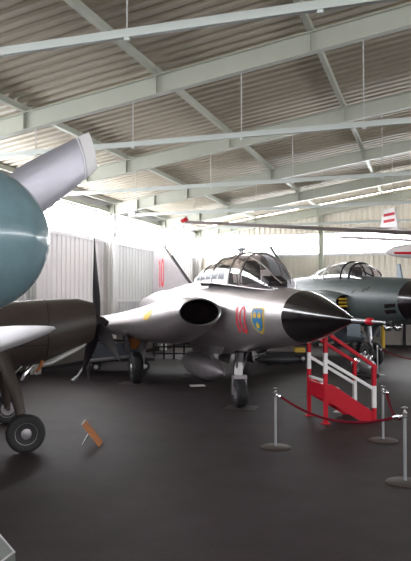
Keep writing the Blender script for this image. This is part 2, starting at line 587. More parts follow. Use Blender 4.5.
# wings with the intake ducts
nac = {}
for sg in (-1, 1):
    WT = [(1.0, .69, 1.41, .235, 1.885), (.6, .56, 1.46, .31, 1.85), (-.6, .30, 1.56, .42, 1.745), (-1.6, .15, 1.74, .48, 1.64), (-3, .05, 1.98, .46, 1.55), (-4.7, 0, 2.28, .39, 1.46),
          (-6.5, 0, 2.4, .30, 1.45), (-8.2, 0, 2.4, .19, 1.47), (-9.6, 0, 2.4, .05, 1.50)]
    n = 40
    rings = []
    for x in stations(1.0, -9.6, 42):
        si, so, hz, zc = interp(WT, x)
        pw = 1.0 + .45 * min(1, max(0, (1 - x) / 4))
        ring = []
        for j in range(n):
            t = 2 * PI * j / n
            cs, sn = math.cos(t), math.sin(t)
            xx = x - (.08 * cs if x > .4 else 0) * (1 if x > .9 else .5)
            ring.append(Vector((xx, sg * ((si + so) / 2 + (so - si) / 2 * cs), zc + hz * math.copysign(abs(sn) ** (pw if cs > 0 else 1), sn))))
        rings.append(ring)
    nb = MB()
    nb.loft(rings, cap0=False)
    nac[sg] = nb
    wi = nb.build('wing', M_ALU, dk, 60)
    # lip and duct
    def ring_at(k, dx):
        return [Vector((1.0 - .08 * math.cos(2 * PI * j / n) + dx, sg * (1.05 + .36 * k * math.cos(2 * PI * j / n)), 1.885 + .235 * k * math.sin(2 * PI * j / n))) for j in range(n)]
    MB().loft([ring_at(1.0, -.01), ring_at(1.025, .02), ring_at(1.0, .05), ring_at(.96, .04), ring_at(.93, -.02)], False, False).build('intake_lip', M_GREYM, wi, 60)
    MB().loft([ring_at(.935, -.01), ring_at(.90, -.2), ring_at(.80, -.5)], False, True).build('intake_duct', M_VOID, wi, 60)
    ob = MB()
    wing(ob, [(sg * 2.05, 1.46, -4.45, -9.6, .36), (sg * 3.4, 1.47, -6.6, -9.65, .2), (sg * 4.6, 1.48, -8.5, -9.75, .09), (sg * 4.9, 1.48, -9.1, -9.7, .04)])
    ob.build('outer_wing', M_ALU, wi, 50)
# fin
fin = MB()
FP = [(-4.0, 2.45), (-7.6, 3.72), (-8.0, 3.8), (-9.4, 3.78), (-9.7, 2.1), (-6, 2.1)]
fin.prism(FP, .09, lambda u, v, t: Vector((u, t, v)))
fo = fin.build('tail_fin', M_ALU, dk, 0)
MB().bar((-3.95, 0, 2.47), (-6.6, 0, 3.40), .035, .03).build('leading_edge', M_DARK, fo, 0)
def arc0(cx, cy, a, b, wd, n=28):
    out = []
    for i in range(n):
        t0, t1 = 2 * PI * i / n, 2 * PI * (i + 1) / n
        def q(k, t):
            return (cx + (a - k) * math.copysign(abs(math.cos(t)) ** .7, math.cos(t)), cy + (b - k) * math.copysign(abs(math.sin(t)) ** .7, math.sin(t)))
        out.append([q(0, t0), q(0, t1), q(wd, t1), q(wd, t0)])
    return out
TEN = [[(-.02, -.23), (.055, -.23), (.055, .23), (-.005, .23), (-.075, .15), (-.02, .15)]] + arc0(.26, 0, .125, .235, .065)
# u grows to the left seen from starboard is aft, so the digits read towards the nose
decal('number_ten', TEN, [fb], (1.62, 0, 1.775), (1, 0, 0), (0, 0, 1), (0, 1, 0), M_MARK, dk)
decal('number_ten', [[(-u, v) for u, v in p] for p in TEN], [fb], (1.62, 0, 1.775), (1, 0, 0), (0, 0, 1), (0, -1, 0), M_MARK, dk)
decal('fin_number', [[(u * 1.9, v * 1.9) for u, v in p] for p in TEN], [fin], (-8.3, 0, 2.95), (1, 0, 0), (0, 0, 1), (0, 1, 0), M_MARK, fo, cuts=0)

SH = [(-.23, .2), (-.08, .225), (.0, .21), (.08, .225), (.23, .2), (.23, 0), (.18, -.13), (.08, -.2), (0, -.235), (-.08, -.2), (-.18, -.13), (-.23, 0)]
for sg in (1, -1):
    ray = (0, sg, 0)
    og = (2.47, 0, 1.785)
    decal('shield_border', [[(u * 1.0, v * .95) for u, v in SH]], [fb], og, (1, 0, 0), (0, 0, 1), ray, M_YEL, dk, .006)
    sh = decal('shield', [[(u * .80, v * .81) for u, v in SH]], [fb], og, (1, 0, 0), (0, 0, 1), ray, M_BLUE, dk, .011)
    for cx, cy in ((-.085, .075), (.085, .075), (0, -.085)):
        CR = [(-.05, -.045), (.05, -.045), (.065, .03), (.035, .01), (.018, .05), (0, .015), (-.018, .05), (-.035, .01), (-.065, .03)]
        decal('crown', [[(cx + u, cy + v) for u, v in CR]], [fb], og, (1, 0, 0), (0, 0, 1), ray, M_YEL, sh, .015, 1)
decal('wing_badge', [[(.24 * math.cos(2 * PI * i / 16), .12 * math.sin(2 * PI * i / 16) * (1.1 if i % 2 else .8)) for i in range(16)]], [nac[-1]],
      (-1.15, 0, 1.80), (1, 0, 0), (0, 0, 1), (0, 1, 0), M_YEL, dk, .01)
for (x0, z0) in ((-2.6, 1.88), (-2.0, 1.94)):
    decal('vent_slot', [[(-.12, -.02), (.12, .0), (.12, .04), (-.12, .03)]], [nac[-1]], (x0, 0, z0), (1, 0, 0), (0, 0, 1), (0, 1, 0), M_DARK, dk, .008, 0)

# canopy
CT = [(2.62, 2.27, 2.30, .03), (2.4, 2.26, 2.45, .22), (2.1, 2.27, 2.64, .31), (1.7, 2.30, 2.82, .37), (1.2, 2.33, 2.94, .41), (.5, 2.38, 2.985, .43), (-.2, 2.42, 2.97, .43),
      (-1.0, 2.45, 2.91, .42), (-1.8, 2.47, 2.83, .39), (-2.6, 2.48, 2.72, .30)]
def can_pt(x, t, k=1.0):
    zb, zt, bw = interp(CT, x)
    c_, s_ = math.cos(t), math.sin(t)
    return Vector((x, -k * bw * math.copysign(abs(c_) ** .85, c_), zb + (zt - zb) * k * abs(s_) ** .9))
def can(xa, xb, ta, tb, n=14, nt=18, k=1.0):
    return [[can_pt(x, ta + (tb - ta) * j / nt, k) for j in range(nt + 1)] for x in stations(xa, xb, n)]
MB().loft(can(2.62, 1.32, 0, PI, 16), closed=False).build('windscreen', M_GLASS, dk, 80)
MB().loft(can(1.28, .72, 0, PI), closed=False).build('front_canopy', M_GLASS, dk, 80)
hood = MB().loft(can(.68, -2.6, R(27), PI - R(27), 20), closed=False).build('rear_canopy', M_HOODG, dk, 80)
for ta, tb, in ((0, R(27)), (PI - R(27), PI)):
    sl = MB().loft(can(.72, -2.5, ta, tb, 20, 6, 1.012), closed=False).build('canopy_sill', M_WHITE, dk, 80)
    for i in range(5):
        xa = .42 - i * .5
        ja, jb = (R(8), R(23)) if ta == 0 else (PI - R(23), PI - R(8))
        MB().loft(can(xa, xa - .40, ja, jb, 5, 4, 1.03), closed=False).build('side_pane', M_SLATE, sl, 80)
fr = []
for x in (1.3, .70, -.45, -1.4):
    MB().tube([can_pt(x, PI * j / 20, 1.01) for j in range(21)], .017, 8).build('canopy_frame', M_HOOD, dk, 60)
for t in (R(62), R(118)):
    MB().tube([can_pt(x, t, 1.01) for x in stations(2.5, 1.3, 10)], .014, 8).build('windscreen_frame', M_HOOD, dk, 60)
MB().tube([can_pt(x, 0.02, 1.02) for x in stations(2.6, -2.5, 20)], .012, 8).build('sill_rail', M_ALU, dk, 60)
ct = MB()
ct.loft([[Vector((x, -interp(CT, x)[2] * .92, interp(CT, x)[0] + .015)), Vector((x, interp(CT, x)[2] * .92, interp(CT, x)[0] + .015))] for x in stations(2.4, -2.4, 14)], closed=False)
ct.build('cockpit_deck', M_VOID, dk, 0)
for x in (.75, -1.0):
    s_ = MB().box((x, 0, 2.52), (.14, .34, .5), Matrix.Rotation(R(-14), 3, 'Y')).box((x - .04, 0, 2.74), (.16, .24, .18))
    s_.build('ejection_seat', M_DARK, dk, 40, .03)
MB().box((1.95, 0, 2.36), (.35, .36, .22), Matrix.Rotation(R(18), 3, 'Y')).build('instrument_shroud', M_DARK, dk, 40, .04)
pe = MB().box((.25, -.04, 3.02), (.10, .09, .10)).box((.29, -.04, 3.08), (.09, .17, .06))
pe.build('periscope', M_GREYM, dk, 30, .02)
MB().prism([(-.35, 2.95), (-.15, 2.95), (-.22, 3.15), (-.38, 3.15)], .02, lambda u, v, t: Vector((u, t, v))).build('antenna', M_WHITE, dk, 0)

# nose gear
ng = MB()
ng.tube([(0.12, 0, 1.25), (.02, 0, .78)], .065, 12).tube([(.02, 0, .80), (0, 0, .56)], .045, 12)
ng.box((0, 0, .60), (.16, .27, .07))
for s in (-1, 1):
    ng.bar((0, s * .135, .60), (0, s * .135, .27), .03, .04, (1, 0, 0))
ng.tube([(.0, -.14, .285), (.0, .14, .285)], .03, 10)
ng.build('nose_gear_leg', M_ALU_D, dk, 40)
MB().tube([(.04, -.02, .90), (.01, -.02, .65)], .085, 12).build('oleo', M_WHITE, dk, 40)
wheel(dk, (0, 0, .292), (0, 1, .06), .285, .22, M_ALU_D, 'nose_wheel')
gd = MB()
for s in (-1, 1):
    gd.box((-.25, s * .22, 1.02), (.75, .025, .30), Matrix.Rotation(R(s * 12), 3, 'X'))
gd.box((.0, 0, 1.17), (.5, .3, .16))
gd.build('nose_gear_door', M_DARK, dk, 30, .01)
MB().tube([(.22, -.12, 1.12), (.06, -.06, .75)], .02, 8).tube([(.22, .12, 1.12), (.06, .06, .75)], .02, 8).build('drag_strut', M_CHROME, dk)
# main gear
for sg in (-1, 1):
    y = sg * 1.41
    g = MB()
    g.tube([(-3.95, sg * 1.22, 1.55), (-4.1, sg * 1.24, .95), (-4.18, sg * 1.26, .42)], [.085, .075, .06], 12)
    g.tube([(-4.18, sg * 1.2, .40), (-4.18, sg * 1.5, .40)], .05, 10)
    g.tube([(-3.4, sg * 1.1, 1.5), (-4.08, sg * 1.23, .85)], .04, 8)
    g.build('main_gear_leg', M_GREYM, dk, 40)
    wheel(dk, (-4.18, y, .40), (0, sg, -.06), .392, .29, M_GREYM, 'main_wheel')
    MB().box((-3.6, sg * 1.75, 1.17), (.95, .03, .62), Matrix.Rotation(R(sg * -12), 3, 'X')).build('gear_door', M_DARK, dk, 30, .01)
    if sg < 0:
        o = MB().lathe([(.02, -.26), (.10, -.22), (.15, -.08), (.155, .1), (.12, .22), (.04, .27)], (-3.75, -1.52, 1.14), (0.1, 0, 1), 18)
        tag(o.build('gear_actuator_cover', M_ORANGE, dk, 50), 'orange brown rounded cover')
# belly pylon bits and drop tank
TK = [(.0, -1.95), (.08, -1.85), (.19, -1.5), (.265, -1.0), (.285, -.4), (.28, .2), (.24, .7), (.16, 1.1), (.07, 1.38), (.015, 1.5)]
for sg in (-1,):
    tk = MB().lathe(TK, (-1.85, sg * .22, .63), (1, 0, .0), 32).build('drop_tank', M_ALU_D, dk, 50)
    MB().prism([(-3.0, 1.2), (-1.1, 1.2), (-1.2, .85), (-2.9, .85)], .06, lambda u, v, t, sg=sg: Vector((u, sg * .22 + t, v))).build('tank_pylon', M_ALU_D, tk, 0)
    for s2 in (-1, 1):
        MB().prism([(-3.65, 0), (-3.2, 0), (-3.4, .26), (-3.65, .28)], .02, lambda u, v, t, sg=sg, s2=s2: Vector((u, sg * .22 + s2 * v, .63 + t))).build('tank_fin', M_ALU_D, tk, 0)
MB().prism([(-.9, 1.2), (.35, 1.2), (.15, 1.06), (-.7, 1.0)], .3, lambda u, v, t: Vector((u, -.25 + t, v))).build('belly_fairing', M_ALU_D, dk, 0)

# ------------------------------------------------------------------ second jet
lj = empty('grey_jet', W(5.27, 20.7), HD + A0, 'blue-grey jet with black nose parked behind the silver delta jet', 'aircraft')
LF = [(4.2, 2.05, .03, .03), (3.9, 2.05, .25, .25), (3.3, 2.06, .45, .45), (2.55, 2.07, .60, .60), (1.4, 2.07, .70, .71), (0, 2.07, .76, .80), (-2, 2.1, .80, .86), (-5, 2.15, .80, .86), (-8, 2.25, .62, .66), (-10.5, 2.35, .42, .44)]
lb_ = MB()
body(lb_, LF, stations(2.55, -10.5, 34), 40)
lb_.build('fuselage', M_LANS, lj, 60)
rb = MB()
body(rb, LF, stations(4.2, 2.55, 14), 40)
rb.build('radome', M_BLACK, lj, 60)
CL = [(.55, 2.74, 2.77, .05), (.25, 2.76, 2.98, .30), (-.3, 2.78, 3.22, .42), (-1.0, 2.80, 3.36, .47), (-2.2, 2.82, 3.36, .47), (-3.4, 2.84, 3.22, .42), (-4.6, 2.86, 2.98, .26)]
def cl_pt(x, t, k=1.0):
    zb, zt, bw = interp(CL, x)
    return Vector((x, -k * bw * math.copysign(abs(math.cos(t)) ** .85, math.cos(t)), zb - .08 + (zt - zb + .08) * k * abs(math.sin(t)) ** .9))
for nm, a_, b_, mm in (('windscreen', .55, -.62, M_GLASS), ('canopy', -.66, -4.6, M_CLEAR)):
    MB().loft([[cl_pt(x, PI * j / 18) for j in range(19)] for x in stations(a_, b_, 16)], closed=False).build(nm, mm, lj, 80)
for x in (-.64, -1.2, -2.6, -3.6):
    MB().tube([cl_pt(x, PI * j / 20, 1.01) for j in range(21)], .03, 8).build('canopy_frame', M_DARK if x > -1.3 else M_WHITE, lj, 60)
for t in (R(48), R(132)):
    MB().tube([cl_pt(x, t, 1.01) for x in stations(.45, -.64, 8)], .022, 8).build('windscreen_frame', M_DARK, lj, 60)
MB().tube([cl_pt(x, .05, 1.01) for x in stations(.5, -4.5, 14)], .03, 8).build('canopy_rail', M_LANS, lj, 60)
for x in (-1.0, -2.6):
    MB().box((x, 0, 2.95), (.16, .4, .5), Matrix.Rotation(R(-12), 3, 'Y')).build('ejection_seat', M_DARK, lj, 40, .03)
MB().prism([(1.55, 2.75), (1.85, 2.72), (1.72, 3.16), (1.60, 3.16)], .05, lambda u, v, t: Vector((u, t, v))).build('blade_antenna', M_LANB, lj, 0)
for (x0, z0, w_, h_) in ((2.2, 1.93, .26, .075), (2.15, 1.76, .26, .075)):
    decal('gun_port', [[(-w_, -h_), (w_, -h_ * .3), (w_, h_), (-w_, h_ * .6)]], [lb_], (x0, 0, z0), (1, 0, 0), (0, 0, 1), (0, 1, 0), M_VOID, lj, .01)
for (x0, z0) in ((.15, 2.36), (.75, 2.40), (.95, 2.44)):
    decal('side_vent', [[(-.10, -.06), (.04, -.06), (.12, .06), (-.02, .06)]], [lb_], (x0, 0, z0), (1, 0, 0), (0, 0, 1), (0, 1, 0), M_DARK, lj, .01)
for sg in (-1, 1):
    rings = []
    for x, si, so, hz in ((-.1, .62, 1.12, .24), (-.7, .5, 1.18, .34), (-1.6, .4, 1.18, .42), (-3.4, .3, 1.05, .44), (-5.5, .2, .8, .4)):
        rings.append([Vector((x - (.12 * math.cos(2 * PI * j / 28) if x > -.2 else 0), sg * ((si + so) / 2 + (so - si) / 2 * math.cos(2 * PI * j / 28)), 2.02 + hz * math.sin(2 * PI * j / 28))) for j in range(28)])
    it = MB().loft(rings, cap0=False).build('intake', M_LANS, lj, 60)
    MB().loft([rings[0], [p * 1 + Vector((-.25, 0, 0)) for p in rings[0]]], False, True).build('intake_duct', M_VOID, it, 60)
    for k in range(3):
        tag(MB().box((-.16, sg * .87, 1.91 + k * .11), (.03, .34, .06)).build('intake_cover_stripe', M_YEL, it, 0), 'yellow stripe of the intake cover')
    wb = MB()
    wing(wb, [(sg * .6, 1.75, -1.9, -5.6, .42), (sg * 3.2, 1.72, -3.9, -6.2, .26), (sg * 6.3, 1.68, -6.1, -7.2, .12)])
    wb.build('wing', M_LANS, lj, 50)
    tb = MB()
    wing(tb, [(sg * .2, 2.9, -8.6, -10.4, .16), (sg * 2.1, 2.95, -9.7, -10.7, .08)])
    tb.build('tailplane', M_LANS, lj, 50)
MB().prism([(-6.5, 2.8), (-9.2, 4.55), (-10.4, 4.55), (-10.4, 2.5), (-7, 2.5)], .14, lambda u, v, t: Vector((u, t, v))).build('tail_fin', M_LANS, lj, 0)
for s in (-1, 1):
    la = MB().lathe([(.13, -.10), (.135, 0.0), (.11, .02), (.06, -.03), (.02, -.04)], (1.35, s * .16, 1.30), (1, 0, 0), 20).build('landing_light', M_CHROME, lj, 40)
    MB().box((1.28, s * .16, 1.41), (.12, .06, .18)).build('lamp_bracket', M_DARK, la, 0)
g = MB()
g.tube([(-.15, 0, 1.4), (.0, 0, .45)], .07, 10).tube([(.55, 0, 1.35), (.02, 0, .75)], .035, 8).tube([(0, -.22, .39), (0, .22, .39)], .04, 8)
g.build('nose_gear_leg', M_GREYM, lj, 40)
for s in (-1, 1):
    wheel(lj, (0, s * .16, .385), (0, s, 0), .38, .17, M_GREYM, 'nose_wheel')
MB().box((-.5, -.35, 1.12), (.9, .03, .42)).box((-.5, .35, 1.12), (.9, .03, .42)).build('nose_gear_door', M_LANB, lj, 20, .02)
for s in (-1, 1):
    MB().tube([(-4.7, s * 1.7, 1.7), (-4.8, s * 1.85, .5)], .09, 10).tube([(-4.8, s * 1.75, .5), (-4.8, s * 2.1, .5)], .05, 8).build('main_gear_leg', M_GREYM, lj, 40)
    wheel(lj, (-4.8, s * 2.02, .475), (0, s, 0), .47, .28, M_GREYM, 'main_wheel')
    MB().box((-4.2, s * 2.25, 1.2), (.9, .03, .7)).build('gear_door', M_LANB, lj, 20, .02)
    pt = MB().lathe([(.02, -1.9), (.2, -1.3), (.28, -.5), (.28, .4), (.2, 1.2), (.03, 1.8)], (-3.2, s * .55, .82), (1, 0, 0), 24).build('belly_tank', M_LANB, lj, 50)
    MB().box((-3.2, s * .55, 1.15), (1.0, .06, .34)).build('tank_pylon', M_LANB, pt, 0)

# ------------------------------------------------------------------ brown propeller trainer
BH = R(23)
bt = empty('propeller_trainer', W(-2.92, 10.05), BH + A0, 'dark olive-brown propeller trainer with black three-bladed propeller, behind the teal spinner', 'aircraft')
BF = [(1.18, 1.755, .30, .31), (1.12, 1.75, .35, .36), (.8, 1.69, .42, .435), (.3, 1.60, .48, .50), (-.4, 1.53, .52, .54), (-1.5, 1.52, .52, .54), (-3.5, 1.50, .36, .38), (-5.8, 1.42, .12, .16)]
bb = MB()
body(bb, BF, stations(1.18, -5.8, 30), 36)
bb.build('fuselage', M_BROWN, bt, 60)
MB().lathe([(.13, 0), (.125, .08), (.09, .2), (.03, .28)], (1.17, 0, 1.73), (1, 0, 0), 24).build('spinner', M_DARK, bt, 50)
def blade(L, c0, th, ang, pitch, tipw=.35, root=.0, tipround=True):
    """propeller blade in the yz plane at angle ang from +z; returns MB"""
    mb = MB()
    rings = []
    for k in range(15):
        r = root + (L - root) * k / 14
        f = k / 14
        ch = c0 * (min(1, .45 + 2.2 * f) if f < .3 else 1.0) * (1 - (1 - tipw) * max(0, (f - .35) / .65) ** 1.4)
        if tipround and k >= 13:
            ch *= .75 if k == 13 else .3
        tw = pitch * (1 - .6 * f) 
        ring = []
        for j in range(12):
            t = 2 * PI * j / 12
            a, b = ch / 2 * math.cos(t), th * (1 - .7 * f) / 2 * math.sin(t)
            y = a * math.cos(tw) - b * math.sin(tw)
            x = a * math.sin(tw) + b * math.cos(tw)
            ring.append(Vector((x, y, r)))
        rings.append(ring)
    mb.loft(rings)
    rot = Matrix.Rotation(ang, 3, 'X')
    mb.v = [rot @ v for v in mb.v]
    return mb
for a_ in (R(-10), R(110), R(230)):
    b_ = blade(1.45, .20, .05, a_, R(62), .2)
    b_.v = [v + Vector((1.27, 0, 1.73)) for v in b_.v]
    b_.build('propeller_blade', M_DARK, bt, 50)
for s in (-1, 1):
    wb = MB()
    wing(wb, [(s * .3, 1.36, -1.2, -2.6, .22), (s * 1.6, 1.42, -1.3, -2.5, .18), (s * 2.7, 1.48, -1.4, -2.35, .12), (s * 2.85, 1.49, -1.55, -2.2, .05)])
    wb.build('wing', M_ALU, bt, 50)
    tb = MB()
    wing(tb, [(s * .1, 1.6, -4.9, -5.7, .1), (s * 1.5, 1.62, -5.2, -5.75, .05)])
    tb.build('tailplane', M_BROWN, bt, 50)
    lg = MB()
    lg.tube([(-.28, s * .62, 1.35), (-.1, s * .92, .75), (0, s * 1.05, .28)], [.10, .085, .05], 12)
    lg.tube([(0, s * .98, .27), (0, s * 1.2, .27)], .035, 8)
    lg.build('gear_leg', M_BROWN, bt, 50)
    wheel(bt, (0, s * 1.14, .268), (0, s, 0), .265, .17, M_ALU_D, 'wheel')
MB().prism([(-4.7, 1.55), (-5.3, 2.45), (-5.8, 2.45), (-5.85, 1.4)], .07, lambda u, v, t: Vector((u, t, v))).build('tail_fin', M_BROWN, bt, 0)
MB().loft([[Vector((x, .36 * math.cos(PI * j / 12) * k, 1.98 + .42 * k * math.sin(PI * j / 12))) for j in range(13)] for x, k in ((-.75, .12), (-1.1, .8), (-1.7, 1), (-2.3, .85), (-2.9, .15))], closed=False).build('canopy', M_GLASS, bt, 70)
MB().tube([(-5.55, 0, 1.3), (-5.7, 0, .12)], .03, 8).build('tail_strut', M_GREYM, bt)
wheel(bt, (-5.7, 0, .115), (0, 1, 0), .11, .07, M_GREYM, 'tail_wheel')
scs = []
for x, zc, hw, hh in ((1.04, 1.40, .10, .02), (.9, 1.335, .17, .045), (.7, 1.245, .2, .05), (.5, 1.145, .2, .05), (.34, 1.10, .12, .03)):
    scs.append([Vector((x, -.13 + hw * math.cos(2 * PI * j / 20), zc + hh * math.sin(2 * PI * j / 20))) for j in range(20)])
tag(MB().loft(scs).build('chin_scoop', M_WHITE, bt, 50), 'pale scoop under the cowl')
MB().tube([(.35, -.30, 1.18), (.32, -.34, 1.09), (.25, -.36, 1.02)], [.025, .025, .02], 10).build('exhaust_pipe', M_ORANGE, bt)
MB().tube([(.2, -.3, 1.10), (.08, -.36, .98), (0.05, -.34, .9)], .03, 8).tube([(.05, -.2, 1.1), (-.1, -.3, .95)], .025, 8).build('breather_pipe', M_CHROME, bt)
for x0 in (.42, -.35):
    MB().tube([(x0, interp(BF, x0)[1] * 1.004 * math.cos(2 * PI * j / 36), interp(BF, x0)[0] + interp(BF, x0)[2] * 1.004 * math.sin(2 * PI * j / 36)) for j in range(37)], .006, 6, False).build('panel_seam', M_DARK, bt)
for zz in (1.62, 1.42):
    decal('side_seam', [[(-.38, -.006), (.38, -.006), (.38, .006), (-.38, .006)]], [bb], (.03, 0, zz), (1, 0, 0), (0, 0, 1), (0, 1, 0), M_DARK, bt, .004)
decal('access_panel', [[(-.16, -.09), (.12, -.09), (.15, .07), (-.14, .09)]], [bb], (.62, 0, 1.72), (1, 0, 0), (0, 0, 1), (0, 1, 0), M_BROWND, bt, .005)
MB().tube([(.4, 0, 2.04), (.4, 0, 2.10)], [.05, .06], 12).build('filler_cap', M_GREYM, bt)

# ------------------------------------------------------------------ near aircraft with teal spinner
SH_ = math.atan2(-.43, .90)
na = empty('spinner_aircraft', W(-1.23, 3.2), SH_ + A0, 'nearest propeller aircraft with big teal spinner and bare metal blades at the left edge', 'aircraft')
ZS = 2.395
sprof = []
for k in range(19):
    u = k / 18
    sprof.append((.385 * (1 - u ** 2.1) ** .55, .495 * u))
sprof = [(.385, -.04)] + sprof
MB().lathe(sprof, (0, 0, ZS), (1, 0, 0), 56).build('spinner', M_TEAL, na, 70)
# blade: local y is port; the blade that shows leans away to the visitor's right
for i, a_ in enumerate((R(-59.4), R(60.6), R(180.6))):
    b_ = blade(1.34, .335, .11, a_, R(-14), .74, .25, False)
    rt = Vector((-.01, 0, ZS))
    b_.v = [v + rt for v in b_.v]
    bo = b_.build('propeller_blade', M_BLADE, na, 50)
    t_ = MB()
    n = 12
    rr = [b_.v[k * n:(k + 1) * n] for k in range(15)]
    def mid(ra, rb, f, gr=1.0):
        ps = [a.lerp(b, f) for a, b in zip(ra, rb)]
        c_ = sum(ps, Vector()) / n
        return [c_ + (p - c_) * gr + (p - c_).normalized() * .003 for p in ps]
    t_.loft([mid(rr[12], rr[13], .35), mid(rr[13], rr[14], 0), mid(rr[13], rr[14], 1.0)])
    tag(t_.build('blade_tip', M_WHITE, bo, 50), 'white blade tip')
    MB().loft([mid(rr[11], rr[12], .98), mid(rr[12], rr[13], .12)], True, True).build('blade_band', M_WHITE, bo, 50)
cw = MB()
body(cw, [(-.05, ZS, .42, .42), (-.4, ZS - .02, .52, .54), (-1.2, ZS - .08, .62, .72), (-2.5, ZS - .15, .60, .80), (-4.2, ZS - .2, .4, .55), (-6, ZS - .25, .12, .2)], stations(-.05, -6, 26), 36)
cw.build('fuselage', M_TEAL, na, 60)
for s in (-1, 1):
    wb = MB()
    wing(wb, [(s * .4, 1.46, -1.3, -3.2, .34), (s * 1.6, 1.64, -1.38, -2.9, .22), (s * 2.1, 1.715, -1.42, -2.75, .19), (s * 2.5, 1.79, -1.45, -2.55, .12), (s * 2.66, 1.825, -1.5, -2.3, .07), (s * 2.74, 1.84, -1.58, -2.1, .035)])
    wb.build('wing', M_BLADE, na, 50)
    MB().tube([(-2.0, s * .85, 1.7), (-2.0, s * .9, .42)], .07, 10).tube([(-2.0, s * .85, .42), (-2.0, s * 1.1, .42)], .04, 8).tube([(-2.1, s * .3, 1.75), (-2.0, s * .87, 1.4)], .04, 8).build('gear_leg', M_GREYM, na, 40)
    wheel(na, (-2.0, s * 1.04, .405), (0, s, 0), .40, .2, M_GREYM, 'main_wheel')
MB().tube([(-5.6, 0, 2.0), (-5.8, 0, .2)], .04, 8).build('tail_strut', M_GREYM, na)
wheel(na, (-5.8, 0, .165), (0, 1, 0), .16, .09, M_GREYM, 'tail_wheel')

# ------------------------------------------------------------------ hanging sailplane
GHD = R(290)
gl = empty('sailplane', W(8.44, 17.36), GHD + A0, 'white sailplane with red-tipped wing and red-white-red tail flag hanging under the roof', 'aircraft')
GZ = 3.75
gw = MB()
secs = []
for s in (-9.45, -8.6, -6, -.6, .6, 6, 8.6, 9.45):
    a_ = abs(s)
    secs.append((s, GZ + .005 * a_, .5 - .25 * a_ / 10, -.5 + .30 * a_ / 10, .17 - .11 * a_ / 10))
wing(gw, secs)
gw_o = gw.build('wing', M_WINGU, gl, 50)
for s in (-1, 1):
    MB().box((.08, s * 9.5, GZ + .08), (.26, .09, .08), Matrix.Rotation(R(-30 * s), 3, 'X')).build('wing_tip', M_RED, gw_o, 30, .02)
    MB().bar((-.52, s * .8, GZ - .12), (-.45, s * 5.3, GZ - .10), .22, .05).build('lowered_flap', M_WINGU, gw_o, 0)
    MB().tube([(0, s * 2.4, GZ + .05), (0, s * 2.5, 6.9)], .008, 6).build('suspension_cable', M_ROD, gl)
GF = [(2.2, GZ - .33, .03, .03), (1.9, GZ - .33, .2, .2), (1.2, GZ - .28, .3, .36), (.3, GZ - .2, .3, .36), (-.8, GZ + .02, .2, .22), (-3, GZ + .4, .12, .13), (-6.3, GZ + .82, .07, .09)]
gb = MB()
body(gb, GF, stations(2.2, -6.3, 28), 28)
gb.build('fuselage', M_SAIL, gl, 60)
tf = MB()
tf.prism([(-5.25, GZ + .78), (-5.42, GZ + 1.55), (-6.05, GZ + 1.55), (-6.35, GZ + .78)], .07, lambda u, v, t: Vector((u, t, v)))
tfo = tf.build('tail_fin', M_SAIL, gl, 0)
for zz in (1.13, 1.35):
    for s in (-1, 1):
        MB().box((-5.74, s * .040, GZ + zz), (.62, .012, .10)).build('flag_stripe', M_RED, tfo, 0)
tp = MB()
wing(tp, [(-1.35, GZ + .86, -5.75, -6.2, .05), (0, GZ + .86, -5.45, -6.3, .09), (1.35, GZ + .86, -5.75, -6.2, .05)])
tp.build('tailplane', M_SAIL, gl, 50)
MB().tube([(-5.0, 0, GZ + .7), (-5.0, 0, 6.5)], .008, 6).build('suspension_cable', M_ROD, gl)

gp = empty('glider_fuselage', W(9.6, 24.6), R(176) + A0, 'white glider fuselage with red stripe hanging below the sailplane wing at the right edge', 'aircraft')
PZ = 3.95
pb = MB()
body(pb, [(2.75, PZ - .02, .03, .03), (2.5, PZ, .16, .17), (1.6, PZ + .03, .28, .30), (.4, PZ + .06, .30, .32), (-1, PZ + .1, .2, .22), (-3.5, PZ + .2, .08, .09)], stations(2.75, -3.5, 22), 24)
pb.build('fuselage', M_SAIL, gp, 60)
for ray in (1, -1):
    decal('stripe', [[(-.4, -.05), (.32, -.03), (.36, .05), (-.4, .05)]], [pb], (2.1, 0, PZ - .08), (1, 0, 0), (0, 0, 1), (0, ray, 0), M_RED, gp, .006)
MB().prism([(-2.9, PZ + .2), (-3.2, PZ + .95), (-3.6, PZ + .95), (-3.6, PZ + .15)], .05, lambda u, v, t: Vector((u, t, v))).build('tail_fin', M_SAIL, gp, 0)
for x in (1.2, -1.2):
    MB().tube([(x, 0, PZ + .2), (x, 0, 6.9)], .008, 6).build('suspension_cable', M_ROD, gp)

# ------------------------------------------------------------------ boarding stairs
A_, C_, B_ = W(2.04, 11.1), W(2.91, 11.28), W(1.91, 11.87)
ux = (C_ - A_)
run = ux.length
ux = ux.normalized()
st = empty('boarding_stairs', A_, math.atan2(ux.y, ux.x), 'small red and white boarding stairs under the black nose cone', 'stairs')
wid = (B_ - A_).length
